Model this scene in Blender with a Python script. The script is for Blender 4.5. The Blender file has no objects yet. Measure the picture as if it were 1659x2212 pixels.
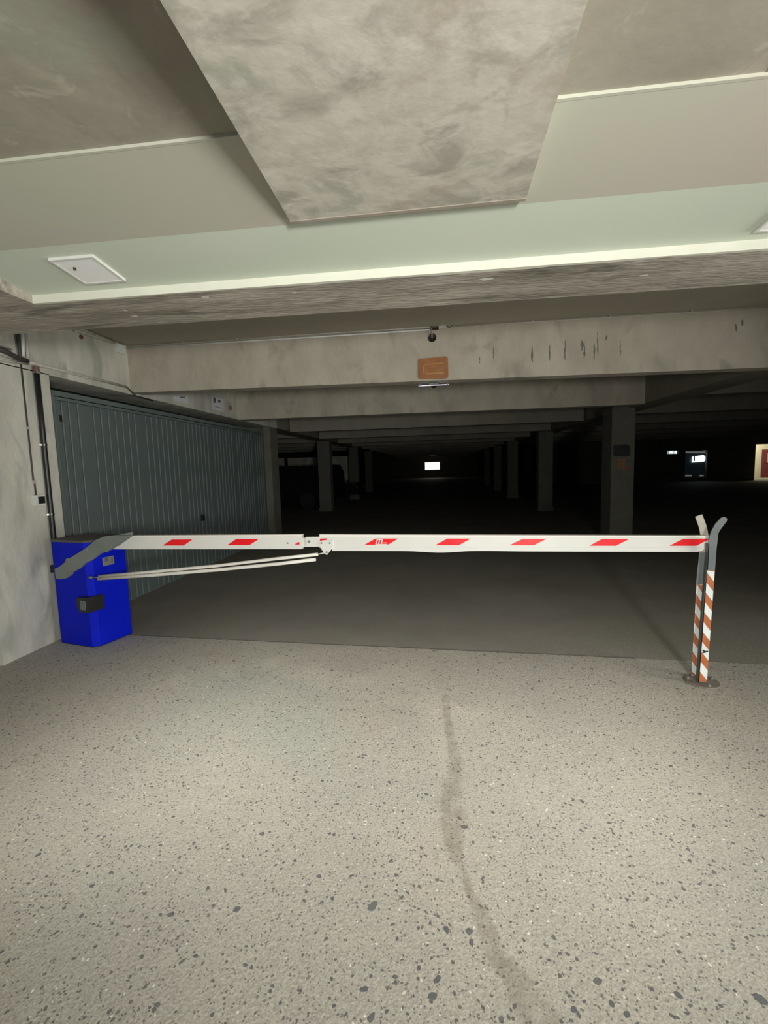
import bpy, bmesh, math, random
from mathutils import Vector, Matrix
random.seed(7)
C = bpy.context.scene.collection

# ------------------------------------------------------------------ camera
W, H = 1659, 2212
FPX, YAW, PITCH, ROLL, CAMZ = 977.1, -0.108977, -0.100353, -0.0293994, 1.5
fwd = Vector((math.sin(YAW)*math.cos(PITCH), math.cos(YAW)*math.cos(PITCH), math.sin(PITCH)))
r0 = Vector((math.cos(YAW), -math.sin(YAW), 0)); u0 = r0.cross(fwd)
c_, s_ = math.cos(ROLL), math.sin(ROLL)
RT, UP = c_*r0+s_*u0, -s_*r0+c_*u0
cam_d = bpy.data.cameras.new('camera'); cam = bpy.data.objects.new('camera', cam_d); C.objects.link(cam)
cam_d.sensor_fit = 'VERTICAL'; cam_d.sensor_height = 36; cam_d.sensor_width = 27; cam_d.lens = FPX/H*36
cam_d.clip_start = 0.02; cam_d.clip_end = 200
cam.matrix_world = Matrix(((RT.x, UP.x, -fwd.x, 0), (RT.y, UP.y, -fwd.y, 0), (RT.z, UP.z, -fwd.z, CAMZ), (0, 0, 0, 1)))
bpy.context.scene.camera = cam
def at(px, py, ax, v):
    """real-world point of a photograph pixel on the plane axis = v"""
    d = fwd*FPX + RT*(px-W/2) - UP*(py-H/2)
    return Vector((0, 0, CAMZ)) + d*((v-(CAMZ if ax == 2 else 0))/d[ax])

# ------------------------------------------------------------------ world and light
sc = bpy.context.scene
sc.view_settings.view_transform = 'Standard'; sc.view_settings.look = 'None'
sc.view_settings.gamma = 1; sc.view_settings.use_curve_mapping = False
sc.view_settings.exposure = -0.42
w = bpy.data.worlds.new('overcast_sky'); sc.world = w; w.use_nodes = True
w.node_tree.nodes['Background'].inputs[0].default_value = (0.80, 0.90, 1.0, 1)
w.node_tree.nodes['Background'].inputs[1].default_value = 0.5
def area(name, loc, target, sx, sy, power, col, spread=180):
    l = bpy.data.lights.new(name, 'AREA'); l.shape = 'RECTANGLE'; l.size = sx; l.size_y = sy
    l.energy = power; l.color = col; l.spread = math.radians(spread)
    o = bpy.data.objects.new(name, l); C.objects.link(o); o.location = loc
    o.rotation_euler = (Vector(target)-Vector(loc)).to_track_quat('-Z', 'Z').to_euler(); return o
# lamps around the viewer; the last two bring daylight from entrance and side lane
area('floor_fill_lamp', (-0.35, -0.4, 2.2), (-0.35, 2.40, 0.0), 3.4, 0.3, 23, (1.0, 0.98, 0.925), 38)  # added lamp under the closed ceiling, shaped to brighten the floor ahead
area('entrance_daylight', (0.95, -1.4, 1.45), (-0.9, 3.4, 1.45), 0.38, 0.38, 84, (1.0, 0.985, 0.93), 108)
area('side_lane_daylight', (5.2, 0.9, 1.2), (-2.5, 2.6, 1.0), 2.0, 1.8, 95, (1.0, 0.985, 0.93), 120)

# ------------------------------------------------------------------ materials
def M(name, base, rough=.6, metal=0., var=None, scale=3., bump=0., bscale=40., detail=6., coat=0., patch=None, emis=None):
    m = bpy.data.materials.new(name); m.use_nodes = True; nt = m.node_tree; N = nt.nodes; L = nt.links
    b = N['Principled BSDF']; b.inputs['Roughness'].default_value = rough; b.inputs['Metallic'].default_value = metal
    b.inputs['Base Color'].default_value = (*base, 1)
    if coat: b.inputs['Coat Weight'].default_value = coat
    if emis:
        b.inputs['Emission Color'].default_value = (*emis[0], 1); b.inputs['Emission Strength'].default_value = emis[1]
    tc = N.new('ShaderNodeTexCoord'); vec = tc.outputs['Object']
    if var:
        n = N.new('ShaderNodeTexNoise'); n.inputs['Scale'].default_value = scale; n.inputs['Detail'].default_value = detail
        n.inputs['Roughness'].default_value = .62; L.new(vec, n.inputs['Vector'])
        r = N.new('ShaderNodeValToRGB'); r.color_ramp.elements[0].position = .34; r.color_ramp.elements[1].position = .66
        r.color_ramp.elements[0].color = (*base, 1); r.color_ramp.elements[1].color = (*var, 1)
        L.new(n.outputs['Fac'], r.inputs['Fac']); out = r.outputs['Color']
        if patch:
            n2 = N.new('ShaderNodeTexNoise'); n2.inputs['Scale'].default_value = patch[1]; n2.inputs['Detail'].default_value = 4
            n2.inputs['Distortion'].default_value = .6; L.new(vec, n2.inputs['Vector'])
            r2 = N.new('ShaderNodeValToRGB'); r2.color_ramp.elements[0].position = patch[2]; r2.color_ramp.elements[1].position = patch[3]
            L.new(n2.outputs['Fac'], r2.inputs['Fac'])
            mx = N.new('ShaderNodeMixRGB'); L.new(r2.outputs['Color'], mx.inputs['Fac']); L.new(out, mx.inputs['Color1'])
            mx.inputs['Color2'].default_value = (*patch[0], 1); out = mx.outputs['Color']
        L.new(out, b.inputs['Base Color'])
    if bump:
        nb = N.new('ShaderNodeTexNoise'); nb.inputs['Scale'].default_value = bscale; nb.inputs['Detail'].default_value = 5
        L.new(vec, nb.inputs['Vector']); bp = N.new('ShaderNodeBump'); bp.inputs['Strength'].default_value = bump
        bp.inputs['Distance'].default_value = .01; L.new(nb.outputs['Fac'], bp.inputs['Height']); L.new(bp.outputs['Normal'], b.inputs['Normal'])
    return m

def floor_mat(name, a, b_, stones=True, pc=(.43, .37, .29)):
    m = M(name, a, .8, var=b_, scale=1.1, bump=.25, bscale=90, patch=(pc, .8, .55, .72))
    nt = m.node_tree; N = nt.nodes; L = nt.links; b = N['Principled BSDF']
    src = b.inputs['Base Color'].links[0].from_socket
    tc = [n for n in N if n.type == 'TEX_COORD'][0]
    cur = src
    if stones:
        for sc_, lo_, hi_, col_ in ((.55, .56, .70, (.37, .385, .33)), (.9, .60, .72, (.56, .52, .43))):
            n3 = N.new('ShaderNodeTexNoise'); n3.inputs['Scale'].default_value = sc_; n3.inputs['Detail'].default_value = 3; n3.inputs['Distortion'].default_value = .4
            mp = N.new('ShaderNodeMapping'); mp.inputs['Location'].default_value = (sc_*7, 3.1, 0); L.new(tc.outputs['Object'], mp.inputs['Vector']); L.new(mp.outputs['Vector'], n3.inputs['Vector'])
            r3 = N.new('ShaderNodeMapRange'); r3.inputs[1].default_value = lo_; r3.inputs[2].default_value = hi_; r3.inputs[4].default_value = .7; L.new(n3.outputs['Fac'], r3.inputs[0])
            x3 = N.new('ShaderNodeMixRGB'); L.new(r3.outputs[0], x3.inputs['Fac']); L.new(cur, x3.inputs['Color1']); x3.inputs['Color2'].default_value = (*col_, 1); cur = x3.outputs['Color']
    # fine sand grain
    g = N.new('ShaderNodeTexNoise'); g.inputs['Scale'].default_value = 160; g.inputs['Detail'].default_value = 3; L.new(tc.outputs['Object'], g.inputs['Vector'])
    gr = N.new('ShaderNodeValToRGB'); gr.color_ramp.elements[0].position = .3; gr.color_ramp.elements[0].color = (.72, .72, .72, 1)
    gr.color_ramp.elements[1].position = .65; gr.color_ramp.elements[1].color = (1.1, 1.1, 1.1, 1); L.new(g.outputs['Fac'], gr.inputs['Fac'])
    mu = N.new('ShaderNodeMixRGB'); mu.blend_type = 'MULTIPLY'; mu.inputs['Fac'].default_value = 1
    L.new(cur, mu.inputs['Color1']); L.new(gr.outputs['Color'], mu.inputs['Color2']); cur = mu.outputs['Color']
    if stones:
        # exposed aggregate: small stones of three sizes, most of them hidden by a random pick per cell
        for sc_, keep, rad, col in ((75, .80, .30, (.13, .125, .12)), (48, .88, .30, (.10, .10, .10)), (60, .93, .24, (.72, .68, .60)), (110, .80, .32, (.16, .145, .12)), (28, .965, .26, (.09, .095, .10))):
            dv = N.new('ShaderNodeTexNoise'); dv.inputs['Scale'].default_value = sc_*.9; dv.inputs['Detail'].default_value = 1; L.new(tc.outputs['Object'], dv.inputs['Vector'])
            ad = N.new('ShaderNodeMixRGB'); ad.blend_type = 'ADD'; ad.inputs['Fac'].default_value = .9/sc_; L.new(tc.outputs['Object'], ad.inputs['Color1']); L.new(dv.outputs['Color'], ad.inputs['Color2'])
            v = N.new('ShaderNodeTexVoronoi'); v.inputs['Scale'].default_value = sc_; L.new(ad.outputs['Color'], v.inputs['Vector'])
            lt = N.new('ShaderNodeMath'); lt.operation = 'LESS_THAN'; lt.inputs[1].default_value = rad; L.new(v.outputs['Distance'], lt.inputs[0])
            sp = N.new('ShaderNodeSeparateColor'); L.new(v.outputs['Color'], sp.inputs[0])
            gt = N.new('ShaderNodeMath'); gt.operation = 'GREATER_THAN'; gt.inputs[1].default_value = keep; L.new(sp.outputs[0], gt.inputs[0])
            mm = N.new('ShaderNodeMath'); mm.operation = 'MULTIPLY'; L.new(lt.outputs[0], mm.inputs[0]); L.new(gt.outputs[0], mm.inputs[1])
            m2 = N.new('ShaderNodeMath'); m2.operation = 'MULTIPLY'; L.new(mm.outputs[0], m2.inputs[0]); m2.inputs[1].default_value = .85
            mx = N.new('ShaderNodeMixRGB'); L.new(m2.outputs[0], mx.inputs['Fac']); L.new(cur, mx.inputs['Color1']); mx.inputs['Color2'].default_value = (*col, 1)
            cur = mx.outputs['Color']
    L.new(cur, b.inputs['Base Color']); return m

def streak_mat(name, a, b_, stretch, scale, patch=None, bump=.4):
    """cast concrete with marks drawn out along one direction"""
    m = M(name, a, .85, var=b_, scale=scale, bump=bump, bscale=30, patch=patch)
    nt = m.node_tree; mp = nt.nodes.new('ShaderNodeMapping'); mp.inputs['Scale'].default_value = stretch
    tc = [n for n in nt.nodes if n.type == 'TEX_COORD'][0]; nt.links.new(tc.outputs['Object'], mp.inputs['Vector'])
    for n in nt.nodes:
        if n.type == 'TEX_NOISE': nt.links.new(mp.outputs['Vector'], n.inputs['Vector'])
    return m

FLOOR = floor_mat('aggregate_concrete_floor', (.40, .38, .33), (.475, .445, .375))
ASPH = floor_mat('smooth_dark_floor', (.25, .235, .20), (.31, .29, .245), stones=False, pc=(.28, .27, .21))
CONC = streak_mat('beam_concrete', (.36, .325, .26), (.46, .42, .345), (1.6, 1, .9), 1.6, patch=((.27, .255, .21), 2.2, .56, .75))
ROUGH = streak_mat('rough_concrete_soffit', (.27, .245, .205), (.46, .42, .36), (.45, 1.8, 2), 3.2, patch=((.17, .155, .125), 4., .52, .68), bump=.9)
def mottled(name, cols, scale, bump=.1):
    m = M(name, cols[0], .85, var=cols[1], scale=scale, detail=7, bump=bump, bscale=30); nt = m.node_tree; N = nt.nodes; L = nt.links
    b = N['Principled BSDF']; tc = [q for q in N if q.type == 'TEX_COORD'][0]; cur = b.inputs['Base Color'].links[0].from_socket
    for k, (col, sc_, lo_, hi_, amt) in enumerate(cols[2]):
        mp = N.new('ShaderNodeMapping'); mp.inputs['Location'].default_value = (3.7*k+1, 5.1*k, k); L.new(tc.outputs['Object'], mp.inputs['Vector'])
        n = N.new('ShaderNodeTexNoise'); n.inputs['Scale'].default_value = sc_; n.inputs['Detail'].default_value = 6; n.inputs['Roughness'].default_value = .6; n.inputs['Distortion'].default_value = .7; L.new(mp.outputs['Vector'], n.inputs['Vector'])
        q = N.new('ShaderNodeMapRange'); q.inputs[1].default_value = lo_; q.inputs[2].default_value = hi_; q.inputs[4].default_value = amt; L.new(n.outputs['Fac'], q.inputs[0])
        x = N.new('ShaderNodeMixRGB'); L.new(q.outputs[0], x.inputs['Fac']); L.new(cur, x.inputs['Color1']); x.inputs['Color2'].default_value = (*col, 1); cur = x.outputs['Color']
    L.new(cur, b.inputs['Base Color']); return m
SLAB = mottled('mottled_concrete_slab', ((.56, .525, .45), (.68, .65, .57), (((.33, .31, .265), 6., .50, .66, .7), ((.38, .40, .32), 4., .54, .62, .6), ((.47, .40, .33), 3., .52, .62, .6), ((.70, .67, .60), 9., .56, .66, .6))), 10)
RAW = mottled('raw_concrete_ceiling', ((.29, .27, .215), (.345, .32, .26), (((.22, .20, .16), 3., .52, .66, .6), ((.31, .33, .26), 2., .54, .64, .6), ((.40, .35, .28), 2.6, .56, .66, .5), ((.50, .47, .40), 7., .62, .7, .5))), 5)
SAGE = M('sage_painted_plaster', (.54, .60, .50), .7, var=(.58, .63, .53), scale=.8)
SAGE_D = M('warm_painted_plaster', (.47, .50, .40), .7, var=(.53, .49, .42), scale=.7, detail=2)  # darker and warmer tone than the sage field
CREAM = M('cream_paint', (.70, .705, .60), .6, var=(.655, .66, .56), scale=5)
WALLC = streak_mat('painted_concrete_wall', (.44, .435, .375), (.62, .61, .53), (1.4, 1.4, .5), 2.6, patch=((.36, .365, .32), 3.4, .56, .72), bump=.3)
CEIL_D = M('dark_ceiling_concrete', (.38, .355, .28), .9, var=(.34, .315, .25), scale=1.5, bump=.3)
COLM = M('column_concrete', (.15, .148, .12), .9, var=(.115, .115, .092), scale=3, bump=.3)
DOORM = M('grey_green_door_metal', (.108, .142, .135), .6, metal=.0, var=(.135, .155, .16), scale=.9, detail=2)
DFRM = M('grey_door_frame', (.14, .18, .17), .5, var=(.11, .14, .135), scale=6)
BLUE = M('blue_powder_coat', (.002, .010, .50), .5, var=(.003, .014, .60), scale=3, coat=0)
for _m in (BLUE,): _m.node_tree.nodes['Principled BSDF'].inputs['Specular IOR Level'].default_value = .12
BLUETOP = M('dusty_blue_grey_lid', (.085, .08, .085), .75, var=(.12, .11, .10), scale=9)
BLACKP = M('black_plastic', (.012, .012, .014), .4, var=(.02, .02, .022), scale=12)
STEEL = M('grey_painted_steel', (.15, .175, .165), .5, var=(.18, .20, .185), scale=8)
STEEL2 = M('blue_grey_painted_steel', (.115, .14, .145), .5, var=(.15, .17, .17), scale=10)
LBEIGE = M('pale_beige_steel', (.48, .45, .37), .6, var=(.36, .34, .29), scale=14)  # paler and warmer tone than the near upright
WHITE = M('white_barrier_enamel', (.72, .72, .68), .32, var=(.68, .69, .645), scale=3, coat=.2)
WHITE2 = M('warm_white_edge_trim', (.83, .79, .72), .5, var=(.80, .77, .73), scale=4)
TUBEW = M('white_plastic_tube', (.70, .68, .61), .45, var=(.76, .74, .68), scale=6)
RED = M('red_reflective_film', (.78, .006, .012), .35, var=(.86, .012, .02), scale=9)
ORANGE = M('orange_reflective_film', (.50, .155, .05), .45, var=(.40, .12, .04), scale=14)
TWHITE = M('white_reflective_film', (.78, .82, .80), .4, var=(.70, .74, .73), scale=14)
TAPE = M('orange_brown_packing_tape', (.33, .13, .03), .5, var=(.24, .085, .018), scale=9, detail=4)
CHROME = M('chrome', (.8, .8, .8), .15, metal=1.)
GALV = M('dull_galvanised_metal', (.42, .42, .40), .4, metal=.6, var=(.36, .36, .34), scale=20)
PVC = M('grey_white_pvc', (.52, .50, .43), .5, var=(.44, .42, .36), scale=8)
WPVC = M('white_pvc', (.74, .76, .74), .45, var=(.58, .6, .58), scale=8)
CABLE = M('dark_cable', (.045, .04, .035), .6, var=(.06, .055, .05), scale=10)
RUST = M('reddish_bracket', (.13, .05, .035), .6, var=(.2, .12, .08), scale=10)
PAPER = M('white_paper', (.66, .67, .72), .8, var=(.6, .61, .66), scale=8)
INK = M('dark_print', (.09, .09, .11), .8, var=(.12, .12, .14), scale=20)
CAR = M('dark_car_paint', (.012, .013, .015), .25, var=(.016, .017, .02), scale=2, coat=.4)
GLASS = M('dark_car_glass', (.01, .012, .014), .08, var=(.014, .016, .018), scale=2)
TYRE = M('tyre_rubber', (.012, .012, .012), .8, var=(.02, .02, .02), scale=20)
LAMPG = M('headlight_glass', (.14, .14, .14), .1, var=(.18, .18, .18), scale=9)
PANELW = M('frosted_white_panel', (.93, .93, .91), .3, var=(.91, .92, .90), scale=3)
SKYP = M('daylight_pane', (.9, .9, .85), .4, var=(.95, .95, .9), scale=3, emis=((1., .97, .84), 2.6))
SKYB = M('bluish_daylight_pane', (.7, .85, .9), .4, var=(.8, .9, .95), scale=3, emis=((.72, .9, 1.), 3.2))
STRIP = M('lamp_strip', (.8, .75, .95), .4, var=(.8, .78, .9), scale=3, emis=((.83, .76, 1.), .9))
DRED = M('dark_red_door_paint', (.12, .025, .03), .5, var=(.15, .03, .035), scale=4)
FARW = M('pale_cream_far_wall', (.62, .58, .44), .8, var=(.56, .52, .40), scale=2)
STONED = M('dark_aggregate_stone', (.105, .11, .115), .6, var=(.16, .16, .155), scale=60)
STONEB = M('brown_aggregate_stone', (.16, .135, .11), .6, var=(.2, .175, .15), scale=60)
STONEG = M('green_grey_aggregate_stone', (.17, .185, .165), .6, var=(.13, .14, .125), scale=60)
STONEW = M('pale_aggregate_stone', (.66, .62, .54), .6, var=(.72, .7, .64), scale=60)
STAIN = M('brown_crack_filler', (.22, .18, .13), .85, var=(.30, .26, .20), scale=22)
JOINT = M('joint_filler', (.14, .13, .115), .9, var=(.2, .185, .16), scale=12)
MOSS = M('dark_damp_streak', (.12, .13, .105), .9, var=(.17, .17, .14), scale=14)

# ------------------------------------------------------------------ helpers
def link(name, bm, m, parent=None, smooth=False, bev=0., loc=None):
    if bev: bmesh.ops.bevel(bm, geom=[e for e in bm.edges if e.calc_face_angle(0) > .6], offset=bev, segments=2, affect='EDGES', clamp_overlap=True)
    bmesh.ops.recalc_face_normals(bm, faces=bm.faces)
    me = bpy.data.meshes.new(name); bm.to_mesh(me); bm.free()
    if smooth: me.shade_smooth()
    if isinstance(m, (list, tuple)):
        for q in m: me.materials.append(q)
    else: me.materials.append(m)
    o = bpy.data.objects.new(name, me); C.objects.link(o); 
    if loc: o.location = loc
    if parent: o.parent = parent
    return o
def tag(o, label=None, cat=None, group=None, kind=None):
    for k, v in (('label', label), ('category', cat), ('group', group), ('kind', kind)):
        if v: o[k] = v
    return o
def empty(name, loc, label=None, cat=None, group=None, rz=0, kind=None):
    o = bpy.data.objects.new(name, None); C.objects.link(o); o.location = loc; o.rotation_euler = (0, 0, rz); o.empty_display_size = .1
    return tag(o, label, cat, group, kind)
def hexa(bm, p, mi=0):
    v = [bm.verts.new(q) for q in p]
    for f in ((0, 3, 2, 1), (4, 5, 6, 7), (0, 1, 5, 4), (1, 2, 6, 5), (2, 3, 7, 6), (3, 0, 4, 7)):
        fc = bm.faces.new([v[i] for i in f]); fc.material_index = mi
def box(bm, x0, x1, y0, y1, z0, z1, mi=0):
    hexa(bm, [(x0, y0, z0), (x1, y0, z0), (x1, y1, z0), (x0, y1, z0), (x0, y0, z1), (x1, y0, z1), (x1, y1, z1), (x0, y1, z1)], mi)
def B(*a):
    bm = bmesh.new(); box(bm, *a); return bm
def prism(pts, d):
    """extrude the planar loop pts by the vector d"""
    bm = bmesh.new(); d = Vector(d); a = [bm.verts.new(p) for p in pts]; b = [bm.verts.new(Vector(p)+d) for p in pts]
    n = len(pts); bm.faces.new(a); bm.faces.new(b[::-1])
    for i in range(n): bm.faces.new((a[i], b[i], b[(i+1) % n], a[(i+1) % n]))
    return bm
def tube(pts, r, n=10, bm=None, closed=True):
    bm = bm or bmesh.new(); rings = []; pts = [Vector(p) for p in pts]
    for i, p in enumerate(pts):
        t = (pts[min(i+1, len(pts)-1)]-pts[max(i-1, 0)]).normalized()
        a = t.cross(Vector((0, 0, 1)) if abs(t.z) < .9 else Vector((0, 1, 0))).normalized(); b = t.cross(a)
        rr = r[i] if isinstance(r, (list, tuple)) else r
        rings.append([bm.verts.new(p+a*math.cos(q*2*math.pi/n)*rr+b*math.sin(q*2*math.pi/n)*rr) for q in range(n)])
    for i in range(len(rings)-1):
        for q in range(n): bm.faces.new((rings[i][q], rings[i][(q+1) % n], rings[i+1][(q+1) % n], rings[i+1][q]))
    if closed: bm.faces.new(rings[0][::-1]); bm.faces.new(rings[-1])
    return bm
def wallgrid(x0, x1, z0, z1, y0, y1, holes):
    """a wall slab in the xz plane with rectangular holes (x0,x1,z0,z1)"""
    bm = bmesh.new(); xs = sorted({x0, x1, *[h[0] for h in holes], *[h[1] for h in holes]}); zs = sorted({z0, z1, *[h[2] for h in holes], *[h[3] for h in holes]})
    for i in range(len(xs)-1):
        for j in range(len(zs)-1):
            cx, cz = (xs[i]+xs[i+1])/2, (zs[j]+zs[j+1])/2
            if any(h[0] < cx < h[1] and h[2] < cz < h[3] for h in holes): continue
            box(bm, xs[i], xs[i+1], y0, y1, zs[j], zs[j+1])
    return bm

XW = -3.44          # face of the left wall
XD = -3.57          # garage door plane
ZB, ZC = 2.395, 2.95  # underside of beams, ceiling
ZF = 2.375          # underside of the entrance soffit
CAMZ_ = CAMZ

# ------------------------------------------------------------------ floor
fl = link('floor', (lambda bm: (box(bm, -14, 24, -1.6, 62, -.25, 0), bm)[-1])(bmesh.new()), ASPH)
tag(fl, 'smooth dark grey garage floor running into the dark behind the barrier', 'floor', kind='structure')
# paler exposed-aggregate slab in front; its far edge is the joint seen under the arm
J0, J1 = at(262, 1372, 2, 0), at(1235, 1417, 2, 0)
dj = (J1-J0).normalized(); 
def jy(x): return J0.y+(x-J0.x)*dj.y/dj.x
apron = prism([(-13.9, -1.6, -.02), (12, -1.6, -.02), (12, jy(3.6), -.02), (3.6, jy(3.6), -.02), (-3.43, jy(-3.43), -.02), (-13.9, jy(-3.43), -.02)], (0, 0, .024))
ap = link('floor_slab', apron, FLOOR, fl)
# joint line, crumbly
bm = bmesh.new(); n = 90; prev = None
for i in range(n+1):
    x = -3.4+(4.9)*i/n; y = jy(x)+.004; wd = .006+random.random()*.008*(1 if i % 9 else 2)
    a, b = bm.verts.new((x, y-wd, .0045)), bm.verts.new((x, y+wd, .0045)); 
    if prev: bm.faces.new((prev[0], a, b, prev[1]))
    prev = (a, b)
link('floor_joint', bm, JOINT, fl)
# brown crack / stain down the near slab
crk = [(962, 1500, 6), (968, 1560, 8), (985, 1640, 12), (975, 1720, 20), (980, 1780, 24), (985, 1850, 12), (1005, 1885, 5), (1012, 1920, 8), (1035, 1960, 14), (1055, 2020, 20), (1080, 2070, 26), (1130, 2130, 30), (1175, 2210, 34), (1200, 2260, 30)]
def stain_mat():
    m = M('brown_floor_stain', (.27, .235, .175), .85, var=(.36, .32, .25), scale=30); nt = m.node_tree; N = nt.nodes; L = nt.links
    b = N['Principled BSDF']; tc = [q for q in N if q.type == 'TEX_COORD'][0]
    nn = N.new('ShaderNodeTexNoise'); nn.inputs['Scale'].default_value = 13; nn.inputs['Detail'].default_value = 6; L.new(tc.outputs['Object'], nn.inputs['Vector'])
    at_ = N.new('ShaderNodeAttribute'); at_.attribute_name = 'edge'
    mu = N.new('ShaderNodeMath'); mu.operation = 'MULTIPLY'; L.new(nn.outputs['Fac'], mu.inputs[0]); L.new(at_.outputs['Fac'], mu.inputs[1])
    r = N.new('ShaderNodeMapRange'); r.inputs[1].default_value = .25; r.inputs[2].default_value = .62; r.inputs[4].default_value = .32
    L.new(mu.outputs[0], r.inputs[0]); L.new(r.outputs[0], b.inputs['Alpha']); return m
bm = bmesh.new(); lay = bm.verts.layers.float.new('edge'); prev = None
for k in range(len(crk)-1):
    for t in range(5):
        a, b = crk[k], crk[k+1]; f = t/5; px, py, wp = [a[i]+(b[i]-a[i])*f for i in range(3)]
        row = []
        for s, e in ((-1, 0), (-.4, 1), (.3, 1), (1, 0)):
            p = at(px+s*wp*2.2, py, 2, .0052); v = bm.verts.new(p); v[lay] = e; row.append(v)
        if prev:
            for i in range(3): bm.faces.new((prev[i], prev[i+1], row[i+1], row[i]))
        prev = row
link('floor_stain', bm, stain_mat(), fl)
# exposed stones big enough to pick apart
def stone_mesh(name, m, seed):
    rnd = random.Random(seed); bm = bmesh.new(); n = 8; ax = rnd.uniform(.55, .95)
    o = [(math.cos(i*6.283/n)*rnd.uniform(.75, 1.1), math.sin(i*6.283/n)*ax*rnd.uniform(.75, 1.1)) for i in range(n)]
    a = [bm.verts.new((x, y, 0)) for x, y in o]; b = [bm.verts.new((x*.8, y*.8, .14)) for x, y in o]; bm.faces.new(b)
    for i in range(n): bm.faces.new((a[i], a[(i+1) % n], b[(i+1) % n], b[i]))
    bmesh.ops.recalc_face_normals(bm, faces=bm.faces)
    me = bpy.data.meshes.new(name); bm.to_mesh(me); bm.free(); me.materials.append(m); return me
SM = [stone_mesh('stone', m, i) for i, m in enumerate((STONED, STONED, STONEB, STONEG, STONEW, STONED, STONEG, STONEW, STONEB))]
known = [(992, 1768, 8), (1003, 1787, 10), (805, 1958, 17), (845, 1860, 8), (512, 1965, 10), (945, 2117, 12), (935, 2153, 13), (787, 2138, 12), (905, 2092, 7), (1197, 2026, 8), (1466, 2151, 11), (1644, 2160, 17), (1503, 2139, 6), (1160, 2125, 7), (1112, 2175, 8), (1240, 2182, 9), (1355, 2192, 9), (1462, 2199, 8), (1345, 2139, 5), (340, 2172, 9), (393, 2078, 9), (423, 2066, 7), (1265, 1590, 6), (990, 1667, 5), (1409, 2138, 6), (1322, 2170, 9), (1044, 2178, 6), (1556, 2118, 6), (858, 2030, 5), (1042, 1901, 6)]
def put_stone(px, py, rp, mi=None):
    p = at(px, py, 2, .003); q = at(px+rp, py, 2, .003); r = (q-p).length
    o = bpy.data.objects.new('stone', SM[random.randrange(len(SM)) if mi is None else mi]); C.objects.link(o); o.parent = fl
    o.location = (p.x, p.y, .0032); o.scale = (r, r*random.uniform(.7, 1.), .012); o.rotation_euler = (0, 0, random.uniform(0, 6.28))
for k in known: put_stone(*k, mi=random.choice((0, 1, 5, 3, 0)))
for i in range(230):
    py = 2212-(random.random()**1.5)*520; put_stone(random.uniform(5, 1655), py, random.uniform(2.2, 5.2)*(.55+.55*(py-1650)/560))
bm = bmesh.new()
for i in range(900):
    x, y = random.uniform(-2.8, 2.6), random.uniform(.9, 3.3); r = random.uniform(.0025, .006); a0 = random.random()*6
    vs = [bm.verts.new((x+math.cos(a0+q*1.2566)*r*random.uniform(.7, 1.2), y+math.sin(a0+q*1.2566)*r*random.uniform(.6, 1.1), .0048)) for q in range(5)]
    f = bm.faces.new(vs); f.material_index = random.choice((0, 0, 1, 2, 3))
tag(link('small_stones', bm, [STONED, STONEB, STONEG, STONEW], fl), kind='stuff')

# ------------------------------------------------------------------ ceilings
ce = link('ceiling', B(-14, 24, 2.62, 62, ZC, ZC+.25), CEIL_D); tag(ce, 'dim concrete ceiling above the rows of beams inside the garage', 'ceiling', kind='structure')
YB, YC_, YE, YR = 1.36, 1.825, 2.19, 2.62      # ledge, crease, stripe, rear edge of entrance soffit
XL = -2.0
es = empty('ceiling', (0, 1.2, 2.45), 'pale painted ceiling of the entrance in front of the beams', 'ceiling', kind='structure')
def strip(name, m, prof, x0, x1):
    """band of ceiling: prof is a closed yz loop"""
    o = link(name, prism([(x0, y, z) for y, z in prof], (x1-x0, 0, 0)), m); o.parent = es
    o.matrix_parent_inverse = Matrix.Translation(es.location).inverted(); return o
XR = 9
strip('raw_concrete_field', RAW, [(-1.6, 2.470), (YB+.004, 2.470), (YB+.004, 2.75), (-1.6, 2.75)], -6, XR)
strip('painted_field', SAGE_D, [(YB, 2.462), (YC_, 2.45), (YC_, 2.75), (YB, 2.75)], -6, XR)
strip('sage_field', SAGE, [(YC_, 2.45), (YE, 2.414), (YE, 2.75), (YC_, 2.75)], -6, XR)
strip('ledge_lip', SAGE_D, [(YB-.004, 2.461), (YB+.006, 2.461), (YB+.006, 2.473), (YB-.004, 2.473)], -6, XR)
# board joints cast into the raw field
for x in (-2.1, .86, 1.42, 1.98, 2.55):
    strip('board_joint', RAW, [(-1.6, 2.467), (YB-.01, 2.467), (YB-.01, 2.472), (-1.6, 2.472)], x, x+.006)
# rear downstand of the entrance soffit (rough underside), with painted stripe on its front edge
bm = bmesh.new(); nseg = 90
x0, x1 = XL, XR; prev = None
dn = empty('trim_1', (0, 2.4, ZF), 'rough concrete downstand with cream painted front edge before the first deep beam', 'beam', kind='structure')
def under(o, root):
    o.parent = root; o.matrix_parent_inverse = Matrix.Translation(root.location).inverted(); return o
under(link('soffit', B(-6, XR, YE+.012, YR, ZF, 2.8), ROUGH), dn)
rnd = random.Random(3); lo = 0
front, back = [], []
for i in range(nseg+1):
    x = x0+(x1-x0)*i/nseg; lo = lo*.7+rnd.uniform(-.004, .004); front.append((x, ZF-.001)); back.append((x, lo))
bm = bmesh.new(); vs = []
for (x, z), (_, d) in zip(front, back):
    vs.append([bm.verts.new((x, YE, 2.44)), bm.verts.new((x, YE, z)), bm.verts.new((x, YE+.020+d*2.2, z)), bm.verts.new((x, YE+.020+d*2.2, 2.44))])
for a, b in zip(vs, vs[1:]):
    for k in range(4): bm.faces.new((a[k], a[(k+1) % 4], b[(k+1) % 4], b[k]))
bm.faces.new(vs[0]); bm.faces.new(vs[-1][::-1])
under(link('painted_edge', bm, CREAM), dn)
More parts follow.
